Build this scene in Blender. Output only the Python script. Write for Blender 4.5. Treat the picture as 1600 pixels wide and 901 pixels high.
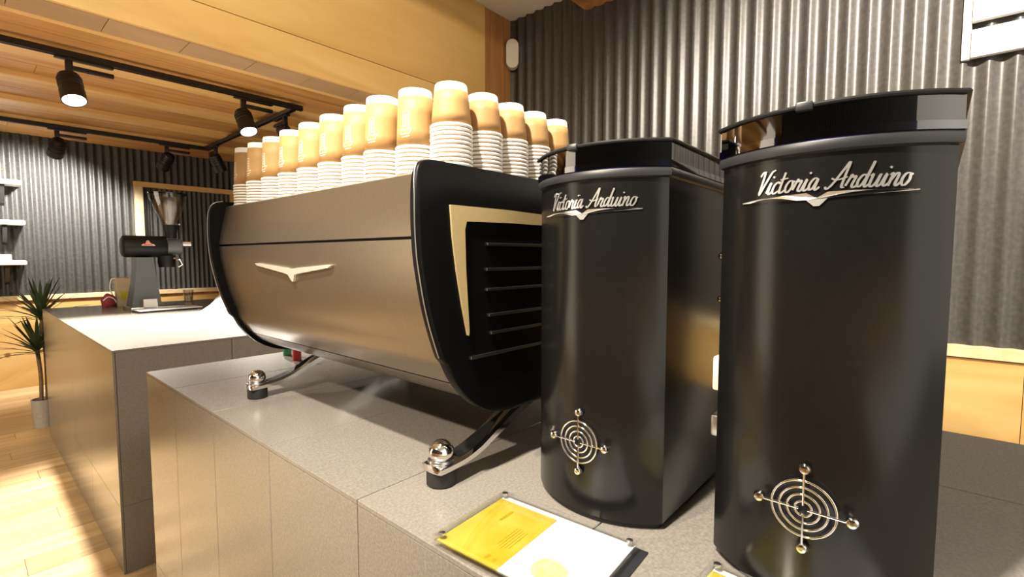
import bpy, bmesh, math, random
from mathutils import Vector, Matrix
random.seed(7)
PI = math.pi
S = bpy.context.scene
for o in list(bpy.data.objects): bpy.data.objects.remove(o)
COL = S.collection

# ------------------------------------------------------------------ camera, world, lights, exposure
# world frame: counter top is z = 0, X runs from the customer side to the corrugated wall, Y runs along the counter
cam_d = bpy.data.cameras.new('camera'); cam = bpy.data.objects.new('camera', cam_d); COL.objects.link(cam)
cam_d.sensor_width = 36.0; cam_d.lens = 36.0 * 756.0 / 1600.0; cam_d.clip_start = 0.02
yaw = math.radians(41.06); pit = math.atan2(50.5, 756.0)
fw = Vector((math.cos(yaw) * math.cos(pit), math.sin(yaw) * math.cos(pit), -math.sin(pit)))
cam.location = (0, 0, 0.36); cam.rotation_euler = fw.to_track_quat('-Z', 'Y').to_euler()
S.camera = cam

wd = bpy.data.worlds.new('world'); S.world = wd; wd.use_nodes = True
bg = wd.node_tree.nodes['Background']; bg.inputs[0].default_value = (1.0, 0.90, 0.76, 1); bg.inputs[1].default_value = 0.72

def spot(name, loc, target, power, angle, blend=0.6, col=(1, 0.87, 0.68), r=0.04):
    d = bpy.data.lights.new(name, 'SPOT'); d.energy = power; d.spot_size = math.radians(angle); d.spot_blend = blend
    d.color = col; d.shadow_soft_size = r
    o = bpy.data.objects.new(name, d); COL.objects.link(o); o.location = loc
    o.rotation_euler = (Vector(target) - Vector(loc)).to_track_quat('-Z', 'Y').to_euler()
    return o
# spots outside the frame; those on cups, wall and counter are shop ceiling spots
spot('cup_spot', (-0.95, 0.72, 1.40), (0.48, 0.68, 0.50), 105, 48, 0.9)
spot('wall_wash_spot', (1.25, -0.35, 1.85), (2.7, 0.10, 1.05), 210, 88, 0.75, (1, 0.9, 0.76))
spot('counter_spot', (-0.35, 0.35, 1.90), (0.50, 0.45, 0.0), 200, 62, 0.7, (1, 0.92, 0.8))
spot('floor_spot', (-0.9, 3.2, 1.35), (-0.1, 3.6, -0.89), 34, 70, 0.7, (1, 0.86, 0.64))
spot('soffit_fill_spot', (0.1, 0.2, 1.97), (0.9, 2.35, 1.60), 60, 80, 0.9, (1, 0.87, 0.64))  # added to brighten the soffit, no lamp of the shop
# area light added on the customer side for fill and reflections
wl_d = bpy.data.lights.new('customer_side_fill', 'AREA'); wl_d.shape = 'RECTANGLE'; wl_d.size = 2.6; wl_d.size_y = 1.7; wl_d.energy = 17; wl_d.color = (1, 0.86, 0.64)
wl_o = bpy.data.objects.new('customer_side_fill', wl_d); COL.objects.link(wl_o); wl_o.location = (-2.12, 3.6, 0.35); wl_o.rotation_euler = (0, math.radians(-90), 0)

S.view_settings.view_transform = 'Standard'; S.view_settings.look = 'None'
S.view_settings.gamma = 1.0; S.view_settings.use_curve_mapping = False
S.view_settings.exposure = 1.25

# ------------------------------------------------------------------ materials
def new_mat(name, col=(0.5, 0.5, 0.5), rough=0.5, metal=0.0, **kw):
    m = bpy.data.materials.new(name); m.use_nodes = True
    b = m.node_tree.nodes['Principled BSDF']
    b.inputs['Base Color'].default_value = (*col, 1); b.inputs['Roughness'].default_value = rough
    b.inputs['Metallic'].default_value = metal
    for k, v in kw.items(): b.inputs[k].default_value = v
    return m
def noise_mat(name, stops, rough=0.5, metal=0.0, scale=(1, 1, 1), nscale=5.0, detail=6.0, distort=0.0, bump=0.0, bscale=None, per_object=0.0):
    m = new_mat(name, stops[0][1], rough, metal); nt = m.node_tree; N = nt.nodes; L = nt.links
    b = N['Principled BSDF']; tc = N.new('ShaderNodeTexCoord'); mp = N.new('ShaderNodeMapping'); mp.inputs['Scale'].default_value = scale
    L.new(tc.outputs['Object'], mp.inputs[0])
    src = mp.outputs[0]
    oi = N.new('ShaderNodeObjectInfo')
    if per_object:
        va = N.new('ShaderNodeVectorMath'); va.operation = 'ADD'; sc = N.new('ShaderNodeVectorMath'); sc.operation = 'SCALE'
        cv = N.new('ShaderNodeCombineXYZ'); L.new(oi.outputs['Random'], cv.inputs[0]); L.new(oi.outputs['Random'], cv.inputs[1]); L.new(oi.outputs['Random'], cv.inputs[2])
        L.new(cv.outputs[0], sc.inputs[0]); sc.inputs['Scale'].default_value = 37.0
        L.new(src, va.inputs[0]); L.new(sc.outputs[0], va.inputs[1]); src = va.outputs[0]
    no = N.new('ShaderNodeTexNoise'); no.inputs['Scale'].default_value = nscale; no.inputs['Detail'].default_value = detail; no.inputs['Distortion'].default_value = distort
    L.new(src, no.inputs['Vector'])
    cr = N.new('ShaderNodeValToRGB'); e = cr.color_ramp.elements
    while len(e) < len(stops): e.new(0.5)
    for i, (p, c) in enumerate(stops): e[i].position = p; e[i].color = (*c, 1)
    L.new(no.outputs['Fac'], cr.inputs[0]); out = cr.outputs[0]
    if per_object:
        hs = N.new('ShaderNodeHueSaturation'); mr = N.new('ShaderNodeMapRange'); mr.inputs[3].default_value = 1 - per_object; mr.inputs[4].default_value = 1 + per_object
        L.new(oi.outputs['Random'], mr.inputs[0]); L.new(mr.outputs[0], hs.inputs['Value']); L.new(out, hs.inputs['Color']); out = hs.outputs[0]
    L.new(out, b.inputs['Base Color'])
    if bump:
        n2 = no
        if bscale:
            n2 = N.new('ShaderNodeTexNoise'); n2.inputs['Scale'].default_value = bscale; L.new(mp.outputs[0], n2.inputs['Vector'])
        bp = N.new('ShaderNodeBump'); bp.inputs['Strength'].default_value = bump; bp.inputs['Distance'].default_value = 0.002
        L.new(n2.outputs['Fac'], bp.inputs['Height']); L.new(bp.outputs[0], b.inputs['Normal'])
    return m
def wood_mat(name, dark, mid, light, scale, rough=0.5, per_object=0.1, knots=True, nscale=2.2):
    m = noise_mat(name, [(0.25, dark), (0.5, mid), (0.75, light)], rough, 0, scale, nscale, 8.0, 1.2, 0.06, None, per_object)
    if knots:
        nt = m.node_tree; N = nt.nodes; L = nt.links; b = N['Principled BSDF']
        tc = next(n for n in N if n.type == 'TEX_COORD'); vo = N.new('ShaderNodeTexVoronoi'); vo.inputs['Scale'].default_value = 2.6
        L.new(tc.outputs['Object'], vo.inputs['Vector'])
        cr = N.new('ShaderNodeValToRGB'); cr.color_ramp.elements[0].position = 0.035; cr.color_ramp.elements[0].color = (1, 1, 1, 1)
        cr.color_ramp.elements[1].position = 0.075; cr.color_ramp.elements[1].color = (0, 0, 0, 1)
        L.new(vo.outputs['Distance'], cr.inputs[0])
        old = b.inputs['Base Color'].links[0].from_socket
        mx = N.new('ShaderNodeMix'); mx.data_type = 'RGBA'; L.new(cr.outputs[0], mx.inputs[0]); L.new(old, mx.inputs[6])
        mx.inputs[7].default_value = (dark[0] * 0.45, dark[1] * 0.36, dark[2] * 0.3, 1); L.new(mx.outputs[2], b.inputs['Base Color'])
    return m

M = {}
M['ply'] = wood_mat('plywood', (0.52, 0.30, 0.085), (0.64, 0.40, 0.135), (0.72, 0.49, 0.20), (0.5, 1, 2.6), 0.5, 0.05, True, 1.6)
M['plyy'] = wood_mat('plywood_wainscot', (0.50, 0.28, 0.09), (0.66, 0.42, 0.15), (0.74, 0.52, 0.23), (1, 0.5, 3.2), 0.45, 0.05, True, 1.6)
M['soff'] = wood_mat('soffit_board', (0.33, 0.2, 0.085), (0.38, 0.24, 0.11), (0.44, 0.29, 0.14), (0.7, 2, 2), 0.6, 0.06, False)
M['redwood'] = wood_mat('red_brown_board', (0.24, 0.095, 0.025), (0.37, 0.165, 0.05), (0.46, 0.23, 0.08), (6, 6, 0.5), 0.55, 0.05, True)
M['plank'] = wood_mat('pine_ceiling_plank', (0.42, 0.20, 0.05), (0.54, 0.28, 0.085), (0.62, 0.35, 0.12), (0.5, 6, 6), 0.5, 0.08, True)
M['batten'] = wood_mat('light_pine_batten', (0.62, 0.36, 0.11), (0.74, 0.47, 0.17), (0.80, 0.54, 0.22), (0.5, 6, 6), 0.5, 0.06, False)
M['oak'] = wood_mat('oak_floor', (0.44, 0.28, 0.13), (0.58, 0.40, 0.21), (0.68, 0.50, 0.29), (0.8, 7, 7), 0.38, 0.22, False, 1.6)
M['trimw'] = wood_mat('lit_pine_trim', (0.68, 0.50, 0.26), (0.78, 0.62, 0.36), (0.84, 0.70, 0.45), (4, 4, 6), 0.5, 0.03, False)  # pale tone puts the light on ledge trims and left jamb into colour
M['tile'] = noise_mat('grey_brown_porcelain', [(0.3, (0.165, 0.148, 0.127)), (0.5, (0.195, 0.177, 0.153)), (0.72, (0.235, 0.215, 0.188))], 0.22, 0, (1, 1, 1), 260.0, 3.0, 0, 0.05, None, 0.03)
M['grout'] = new_mat('dark_grout', (0.07, 0.06, 0.05), 0.9)
M['corr'] = noise_mat('charcoal_corrugated_steel', [(0.3, (0.060, 0.057, 0.053)), (0.7, (0.092, 0.087, 0.080))], 0.40, 0.25, (1, 1, 1), 60, 4, 0, 0.04)
M['corr_far'] = noise_mat('black_corrugated_steel', [(0.3, (0.045, 0.045, 0.044)), (0.7, (0.078, 0.078, 0.075))], 0.45, 0.25, (1, 1, 1), 60, 4, 0, 0.04)
M['white'] = noise_mat('white_paint', [(0.3, (0.78, 0.77, 0.73)), (0.7, (0.82, 0.81, 0.78))], 0.6, 0, (1, 1, 1), 8)
M['ceilw'] = noise_mat('white_ceiling_paint', [(0.3, (0.70, 0.68, 0.60)), (0.7, (0.75, 0.73, 0.65))], 0.7, 0, (1, 1, 1), 5)
M['black'] = noise_mat('matte_black_plastic', [(0.3, (0.006, 0.006, 0.0065)), (0.7, (0.009, 0.009, 0.0095))], 0.45, 0, (1, 1, 1), 90)
M['track'] = new_mat('black_track_enamel', (0.008, 0.008, 0.0085), 0.4)
M['gbody'] = noise_mat('satin_black_lacquer', [(0.3, (0.0050, 0.0048, 0.0046)), (0.7, (0.0065, 0.0062, 0.0060))], 0.21, 0.0, (1, 1, 1), 120)
M['gcollar'] = new_mat('dark_grey_collar', (0.016, 0.017, 0.020), 0.40)
M['panel'] = noise_mat('black_side_panel', [(0.3, (0.0025, 0.0025, 0.0027)), (0.7, (0.0035, 0.0035, 0.0037))], 0.38, 0.0, (1, 1, 1), 120)
M['bronze'] = noise_mat('satin_bronze_grey_metal', [(0.3, (0.190, 0.153, 0.112)), (0.7, (0.206, 0.167, 0.123))], 0.28, 0.75, (1, 1, 1), 150)
M['chrome'] = new_mat('chrome', (0.82, 0.81, 0.80), 0.07, 1.0)
M['badge'] = new_mat('satin_chrome_badge', (0.84, 0.83, 0.81), 0.24, 0.85)
M['steel'] = new_mat('brushed_steel', (0.55, 0.54, 0.52), 0.28, 1.0)
M['slat'] = new_mat('dark_steel_slat', (0.30, 0.29, 0.27), 0.3, 1.0)
M['gold'] = noise_mat('champagne_gold_metal', [(0.3, (0.74, 0.56, 0.27)), (0.7, (0.78, 0.60, 0.30))], 0.36, 0.35, (1, 1, 1), 100)
M['emblem'] = new_mat('polished_pale_emblem', (0.86, 0.83, 0.75), 0.18, 0.55)
M['rubber'] = new_mat('black_rubber', (0.010, 0.0098, 0.0095), 0.55)
M['paperw'] = noise_mat('white_paper_cup', [(0.3, (0.82, 0.80, 0.76)), (0.7, (0.86, 0.84, 0.80))], 0.55, 0, (1, 1, 1), 30)
M['kraft'] = noise_mat('kraft_paper', [(0.3, (0.36, 0.195, 0.065)), (0.7, (0.43, 0.245, 0.085))], 0.6, 0, (1, 1, 0.3), 60)
M['print'] = new_mat('white_print', (0.80, 0.76, 0.68), 0.6)
M['card_y'] = noise_mat('yellow_print', [(0.3, (0.48, 0.39, 0.02)), (0.7, (0.60, 0.51, 0.08))], 0.3, 0, (1, 1, 1), 25)
M['card_yd'] = new_mat('dark_yellow_print', (0.42, 0.32, 0.01), 0.4)
M['card_f'] = noise_mat('pale_yellow_picture', [(0.3, (0.62, 0.56, 0.20)), (0.7, (0.80, 0.76, 0.42))], 0.4, 0, (1, 1, 1), 90)
M['card_w'] = new_mat('white_card', (0.74, 0.74, 0.75), 0.3)
M['lampglow'] = new_mat('lamp_lens', (1, 1, 1), 0.3, 0, **{'Emission Color': (1, 0.96, 0.88, 1), 'Emission Strength': 14.0})
M['lensoff'] = new_mat('lamp_lens_unlit', (0.35, 0.34, 0.32), 0.2)
M['leaf'] = noise_mat('dark_green_leaf', [(0.3, (0.025, 0.050, 0.018)), (0.7, (0.06, 0.10, 0.035))], 0.5, 0, (1, 1, 1), 20)
M['leafl'] = new_mat('bright_green_leaf', (0.16, 0.34, 0.06), 0.5)
M['stem'] = noise_mat('woody_stem', [(0.3, (0.16, 0.10, 0.06)), (0.7, (0.28, 0.19, 0.12))], 0.8, 0, (1, 1, 4), 40)
M['pot'] = noise_mat('grey_pot', [(0.3, (0.36, 0.34, 0.30)), (0.7, (0.44, 0.42, 0.37))], 0.7, 0, (1, 1, 1), 40)
M['soil'] = new_mat('soil', (0.05, 0.035, 0.025), 0.9)
M['grey_enamel'] = new_mat('blue_grey_enamel', (0.085, 0.095, 0.10), 0.4)
M['red'] = new_mat('red_plastic', (0.55, 0.03, 0.035), 0.4)
M['redcloth'] = noise_mat('dark_red_fabric', [(0.3, (0.20, 0.02, 0.03)), (0.7, (0.34, 0.05, 0.06))], 0.8, 0, (1, 1, 1), 60)
M['green'] = new_mat('green_plastic', (0.02, 0.30, 0.11), 0.4)
M['carton'] = noise_mat('beige_carton', [(0.3, (0.50, 0.40, 0.27)), (0.7, (0.56, 0.46, 0.32))], 0.7, 0, (1, 1, 1), 30)
M['cream'] = new_mat('cream_plastic', (0.74, 0.66, 0.44), 0.45)
M['sensor'] = new_mat('ivory_plastic', (0.66, 0.62, 0.52), 0.4)
for k_ in ('gbody', 'panel', 'black'): M[k_].node_tree.nodes['Principled BSDF'].inputs['Specular IOR Level'].default_value = {'gbody': 0.42, 'black': 0.22, 'panel': 0.12}[k_]
M['dark'] = new_mat('dark_void', (0.008, 0.008, 0.008), 0.8)
def glass(name, col, rough=0.03, alpha_mix=0.8):
    m = bpy.data.materials.new(name); m.use_nodes = True; nt = m.node_tree; N = nt.nodes; L = nt.links
    b = N['Principled BSDF']; out = N['Material Output']
    b.inputs['Base Color'].default_value = (*col, 1); b.inputs['Roughness'].default_value = rough
    tr = N.new('ShaderNodeBsdfTransparent'); tr.inputs[0].default_value = (*[min(1, c) for c in col], 1)
    gl = N.new('ShaderNodeBsdfGlossy'); gl.inputs['Roughness'].default_value = rough; gl.inputs[0].default_value = (1, 1, 1, 1)
    fr = N.new('ShaderNodeLayerWeight'); fr.inputs[0].default_value = 0.35
    mr = N.new('ShaderNodeMapRange'); mr.inputs[3].default_value = 0.06; mr.inputs[4].default_value = alpha_mix
    mx = N.new('ShaderNodeMixShader'); L.new(fr.outputs['Facing'], mr.inputs[0]); L.new(mr.outputs[0], mx.inputs[0])
    L.new(tr.outputs[0], mx.inputs[1]); L.new(gl.outputs[0], mx.inputs[2]); L.new(mx.outputs[0], out.inputs[0])
    return m
M['smoke'] = glass('smoked_acrylic', (0.10, 0.088, 0.09), 0.04, 0.5)
M['blueac'] = glass('blue_tinted_acrylic', (0.10, 0.10, 0.34), 0.05, 0.85)
M['clear'] = glass('clear_acrylic', (0.985, 0.985, 0.98), 0.03, 0.5)
M['hopglass'] = glass('hopper_plastic', (0.86, 0.85, 0.82), 0.08, 0.22)

# ------------------------------------------------------------------ helpers
def obj(name, bm, mat, parent=None, smooth=False, kind=None, angle=35):
    me = bpy.data.meshes.new(name)
    bmesh.ops.recalc_face_normals(bm, faces=bm.faces[:])
    if smooth:
        for f in bm.faces: f.smooth = True
        ca = math.radians(angle)
        for e in bm.edges:
            if len(e.link_faces) == 2 and e.calc_face_angle(0) > ca: e.smooth = False
    bm.to_mesh(me); bm.free()
    for mm in (mat if isinstance(mat, (list, tuple)) else [mat]): me.materials.append(M[mm])
    o = bpy.data.objects.new(name, me); COL.objects.link(o)
    if parent: par(o, parent)
    if kind: o['kind'] = kind
    return o
def par(o, p):
    o.parent = p
    m = Matrix.Identity(4); q = p
    m = q.matrix_basis.copy()
    while q.parent: m = q.parent.matrix_basis @ q.matrix_parent_inverse @ m; q = q.parent
    o.matrix_parent_inverse = m.inverted()
def tag(o, label, cat, group=None):
    o['label'] = label; o['category'] = cat
    if group: o['group'] = group
    return o
def thing(name, label, cat, loc, group=None):
    o = bpy.data.objects.new(name, None); COL.objects.link(o); o.location = loc; o.empty_display_size = 0.05
    return tag(o, label, cat, group)
def setting(name, loc=(0, 0, 0), label=None):
    o = bpy.data.objects.new(name, None); COL.objects.link(o); o.location = loc; o['kind'] = 'structure'
    if label: o['label'] = label
    return o
def B(): return bmesh.new()
def box(bm, x0, x1, y0, y1, z0, z1, bev=0.0, mat=None, seg=2):
    r = bmesh.ops.create_cube(bm, size=1.0)
    vs = r['verts']
    for v in vs: v.co = Vector(((x0 + x1) / 2 + v.co.x * (x1 - x0), (y0 + y1) / 2 + v.co.y * (y1 - y0), (z0 + z1) / 2 + v.co.z * (z1 - z0)))
    if mat is not None:
        for v in vs: v.co = mat @ v.co
    if bev:
        es = list({e for v in vs for e in v.link_edges})
        bmesh.ops.bevel(bm, geom=es, offset=bev, segments=seg, profile=0.5, affect='EDGES')
    return bm
def loft(bm, rings, close=True, cap0=True, cap1=True, mi=0):
    vr = [[bm.verts.new(p) for p in r] for r in rings]
    n = len(vr[0])
    for a, b in zip(vr, vr[1:]):
        for i in range(n if close else n - 1):
            j = (i + 1) % n
            f = bm.faces.new((a[i], a[j], b[j], b[i])); f.material_index = mi
    if cap0: bm.faces.new(vr[0][::-1]).material_index = mi
    if cap1: bm.faces.new(vr[-1]).material_index = mi
    return vr
def lathe(bm, prof, c=(0, 0, 0), n=32, mat=None, cap0=True, cap1=True, mi=0):
    rings = []
    for r, z in prof:
        ring = [Vector((r * math.cos(2 * PI * i / n), r * math.sin(2 * PI * i / n), z)) for i in range(n)]
        ring = [(mat @ p if mat is not None else p) + Vector(c) for p in ring]
        rings.append(ring)
    loft(bm, rings, True, cap0, cap1, mi); return bm
def tube(bm, pts, r, n=8, closed=False):
    pts = [Vector(p) for p in pts]; rings = []; m = len(pts); prev = None
    rad = r if isinstance(r, (list, tuple)) else [r] * m
    for i, p in enumerate(pts):
        if closed: t = pts[(i + 1) % m] - pts[i - 1]
        else: t = pts[min(i + 1, m - 1)] - pts[max(i - 1, 0)]
        t.normalize()
        if prev is None:
            a = Vector((0, 0, 1)) if abs(t.z) < 0.9 else Vector((1, 0, 0)); u = t.cross(a).normalized()
        else: u = (prev - t * prev.dot(t)).normalized()
        prev = u; w = t.cross(u)
        rings.append([p + (u * math.cos(2 * PI * k / n) + w * math.sin(2 * PI * k / n)) * rad[i] for k in range(n)])
    if closed: rings.append(rings[0]); loft(bm, rings, True, False, False); bmesh.ops.remove_doubles(bm, verts=bm.verts[:], dist=1e-6)
    else: loft(bm, rings, True, True, True)
    return bm
def catmull(pts, k=6, closed=False):
    out = []; n = len(pts)
    for i in range(n if closed else n - 1):
        if closed: p = [pts[(i + d) % n] for d in (-1, 0, 1, 2)]
        else: p = [pts[max(i - 1, 0)], pts[i], pts[i + 1], pts[min(i + 2, n - 1)]]
        for s in range(k):
            t = s / k
            out.append(tuple(0.5 * (2 * b + (c - a) * t + (2 * a - 5 * b + 4 * c - d) * t * t + (3 * b - a - 3 * c + d) * t ** 3) for a, b, c, d in zip(*p)))
    if not closed: out.append(tuple(pts[-1]))
    return out
def extrude_poly(bm, poly, f0, f1):
    """poly: 2-D points, f0 / f1 map a 2-D point to 3-D for the two faces"""
    loft(bm, [[Vector(f0(p)) for p in poly], [Vector(f1(p)) for p in poly]])
    return bm
def aim(d):
    return Vector(d).to_track_quat('Z', 'Y').to_matrix().to_4x4()

# ------------------------------------------------------------------ room shell
XW, YS, YF, ZF, ZC, ZP = 2.70, 2.352, 6.50, -0.89, 2.03, 1.50
XL = -2.2
# floor with oak planks running along X
fl = setting('floor', (0, 0, ZF), 'light oak plank floor')
bm = B(); box(bm, XL, XW, -1.6, YF, ZF - 0.06, ZF - 0.012); obj('subfloor', bm, 'grout', fl)
y = 1.5; row = 0; pm = {}
while y < YF - 0.01:
    w = min(0.16, YF - y); x = XL - random.random() * 0.9
    while x < 0.62 or (x < XW and (y < 2.4 or y > 4.4)):
        L_ = random.choice((0.7, 0.95, 1.25)); x0 = max(x, XL); x1 = min(x + L_, XW)
        if x1 - x0 > 0.05:
            bm = B(); box(bm, x0 + 0.0008, x1 - 0.0008, y + 0.0008, y + w - 0.0008, ZF - 0.012, ZF); obj('plank', bm, 'oak', fl)
        x += L_
    y += w; row += 1
bm = B(); box(bm, XL, XW, -1.6, 1.5, ZF - 0.012, ZF); obj('near_boards', bm, 'oak', fl)

def corrugated(name, axis, a0, a1, z0, z1, pos, pitch, amp, mat, parent=None, k=10, sign=-1):
    n = int((a1 - a0) / pitch * k); bm = B(); A = []; C = []; D = []
    for i in range(n + 1):
        a = a0 + (a1 - a0) * i / n
        h = amp * math.cos(2 * PI * (a - a0) / pitch)
        h = amp * (1 - 2 * abs(math.sin(PI * (a - a0) / pitch)) ** 1.5)
        f = pos + sign * (h + amp); bk = pos + 0.004
        p = (lambda d, z: (d, a, z)) if axis == 'y' else (lambda d, z: (a, d, z))
        A.append((bm.verts.new(p(f, z0)), bm.verts.new(p(f, z1)), bm.verts.new(p(bk, z0)), bm.verts.new(p(bk, z1))))
    for u, v in zip(A, A[1:]):
        bm.faces.new((u[0], v[0], v[1], u[1])); bm.faces.new((u[2], u[3], v[3], v[2]))
        bm.faces.new((u[1], v[1], v[3], u[3])); bm.faces.new((u[0], u[2], v[2], v[0]))
    for q in (A[0], A[-1]): bm.faces.new((q[0], q[1], q[3], q[2]))
    return obj(name, bm, mat, parent, True, angle=50)
# right wall: corrugated cladding over a plywood wainscot
wr = setting('wall_right', (XW, 0, ZF), 'charcoal corrugated wall above plywood wainscot, behind the grinders')
corrugated('cladding', 'y', -1.6, YS - 0.002, 0.0, ZC, XW, 0.0775, 0.0105, 'corr', wr)
bm = B(); box(bm, XW + 0.006, XW + 0.06, -1.6, YF, ZF, ZC); obj('wall_core', bm, 'black', wr)
for i in range(3):
    bm = B(); box(bm, XW - 0.022, XW + 0.005, -1.6 + i * 1.32, -1.6 + (i + 1) * 1.32 - 0.002, ZF, -0.055, 0.001); obj('wainscot_panel', bm, 'plyy', wr)
bm = B(); box(bm, XW - 0.032, XW + 0.005, -1.6, YS, -0.050, -0.001, 0.002); obj('ledge_trim', bm, 'trimw', wr)
bm = B(); box(bm, XW - 0.012, XW + 0.004, -1.6, YS, -0.056, -0.0495); obj('shadow_gap', bm, 'redwood', wr)
for z0, z1 in ((1.272, 1.62), (1.135, 1.240)):
    bm = B(); box(bm, XW - 0.050, XW - 0.022, -1.6, -0.072, z0, z1, 0.002); obj('white_board', bm, 'white', wr)
bm = B(); box(bm, XW - 0.034, XW - 0.012, -0.072, -0.045, 1.135, ZC - 0.001, 0.002); obj('cover_strip', bm, 'white', wr)
# far wall
wf = setting('wall_far', (0, YF, ZF), 'black corrugated far wall above plywood wainscot')
corrugated('cladding', 'x', XL, 1.29, -0.01, ZP, YF, 0.066, 0.010, 'corr_far', wf)
corrugated('cladding', 'x', 2.283, XW, -0.01, ZP, YF, 0.066, 0.010, 'corr_far', wf)
corrugated('cladding', 'x', 1.29, 2.283, 1.155, ZP, YF, 0.066, 0.010, 'corr_far', wf)
corrugated('framed_cladding', 'x', 1.34, 2.24, -0.01, 1.11, YF + 0.02, 0.048, 0.007, 'corr_far', wf)
bm = B(); box(bm, XL, XW, YF + 0.03, YF + 0.09, ZF, ZP); obj('wall_core', bm, 'black', wf)
for i in range(4):
    x0 = XL + i * 1.1; bm = B(); box(bm, x0, min(x0 + 1.098, XW), YF - 0.012, YF + 0.03, ZF, -0.085, 0.001); obj('wainscot_panel', bm, 'plyy', wf)
bm = B(); box(bm, XL, XW, YF - 0.034, YF + 0.02, -0.058, -0.012, 0.002); obj('ledge_trim', bm, 'trimw', wf)
bm = B(); box(bm, XL, XW, YF - 0.014, YF + 0.02, -0.084, -0.060); obj('shadow_gap', bm, 'redwood', wf)
wn = setting('pine_frame', (1.78, YF, 0), 'pine frame around a darker corrugated recess on the far wall')  # bare pine frame on the cladding, no window
for nm, a in (('jamb', (1.285, 1.36, -0.012, 1.085)), ('jamb', (2.235, 2.290, -0.012, 1.105)), ('head', (1.285, 2.290, 1.105, 1.158))):
    bm = B(); z0 = a[2]; z1 = a[3]
    if nm == 'jamb': z1 = 1.1045
    box(bm, a[0], a[1], YF - 0.055, YF + 0.02, z0, z1, 0.002); obj(nm, bm, 'trimw' if a[0] < 1.3 and nm == 'jamb' else 'batten', wn)  # left jamb gets the paler pine to paint in the light on it
# customer-side wall, seen in reflections
wl = setting('wall_left', (XL - 0.06, 0, ZF), 'black corrugated wall above plywood on the customer side')
corrugated('cladding', 'y', -4.3, YF, -0.01, ZC, XL, 0.0775, 0.0105, 'corr_far', wl, 10, 1)
bm = B(); box(bm, XL - 0.06, XL - 0.006, -4.3, YF, ZF, ZC); obj('wall_core', bm, 'black', wl)
for i in range(8):
    y0_ = -4.3 + i * 1.35; bm = B(); box(bm, XL - 0.005, XL + 0.022, y0_, y0_ + 1.348, ZF, -0.055, 0.001); obj('wainscot_panel', bm, 'plyy', wl)
bm = B(); box(bm, XL - 0.005, XL + 0.032, -4.3, YF, -0.050, -0.012, 0.002); obj('ledge_trim', bm, 'trimw', wl)
# white ceiling on the near side
ce = setting('ceiling', (0, 0, ZC), 'white painted ceiling above the grinders')
bm = B(); box(bm, XL, XW + 0.06, -1.6, YS + 0.02, ZC, ZC + 0.05); obj('ceiling_board', bm, 'ceilw', ce)
bm = B(); box(bm, 0.9, XW - 0.001, 1.30, 1.729, 1.905, ZC - 0.001, 0.003); o = obj('ceiling_beam', bm, 'redwood'); o['kind'] = 'structure'; o['label'] = 'red-brown timber beam below the white ceiling'
# plywood soffit crossing the room
so = setting('trim_1', (0, YS, 1.24), 'plywood soffit box running across the room above the machine')
for x0, x1 in ((XL, 0.16), (0.16, 2.411)):
    bm = B(); box(bm, x0 + 0.0008, x1 - 0.0008, YS - 0.012, YS + 0.006, 1.409, ZC - 0.001, 0.001); obj('face_panel', bm, 'ply', so)
for x0, x1 in ((XL, 0.05), (0.05, 2.411)):
    bm = B(); box(bm, x0 + 0.0008, x1 - 0.0008, YS - 0.012, YS + 0.006, 1.242, 1.406, 0.001); obj('lower_panel', bm, 'ply', so)
for i in range(5):
    x0 = 2.411 + i * 0.0578; bm = B(); box(bm, x0 + 0.0004, x0 + 0.0574, YS - 0.002, YS + 0.016, 1.242, ZC - 0.001, 0.0006); obj('board', bm, 'redwood', so)
x = XL; i = 0
while x < XW:
    x1 = min(x + 0.262, XW); bm = B(); box(bm, x + 0.001, x1 - 0.001, YS + 0.007, 2.522, 1.241, 1.262, 0.001); obj('underside_board', bm, 'soff', so); x = x1
bm = B(); box(bm, XL, XW, YS + 0.018, 2.515, 1.264, ZC + 0.04); obj('soffit_core', bm, 'soff', so)
# low plank ceiling beyond the soffit
cp = setting('ceiling_low', (0, 4.5, ZP), 'pine plank ceiling beyond the soffit')
bm = B(); box(bm, XL, XW + 0.06, 2.524, YF + 0.09, ZP + 0.022, ZP + 0.06); obj('deck', bm, 'black', cp)
edges = [2.60, 3.245, 3.89, 4.51, 5.18, 5.85]
y = 2.526
for e_ in edges + [YF + 0.09]:
    wb = 0.20
    y1 = e_ - wb if e_ < YF else YF + 0.028
    half = (y + y1) / 2
    for a, b in ((y, half), (half, y1)):
        if b - a > 0.02:
            xs = [XL, random.uniform(-0.6, 0.4), random.uniform(1.0, 2.2), XW]
            for u, v in zip(xs, xs[1:]):
                bm = B(); box(bm, u + 0.001, v - 0.001, a + 0.004, b - 0.004, ZP, ZP + 0.021, 0.001); obj('plank', bm, 'plank', cp)
    if e_ < YF and y1 > 2.5:
        bm = B(); box(bm, XL, XW, y1 + 0.002, e_ - 0.030, ZP - 0.034, ZP + 0.021, 0.002); obj('batten', bm, 'batten', cp)
    y = e_
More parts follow.
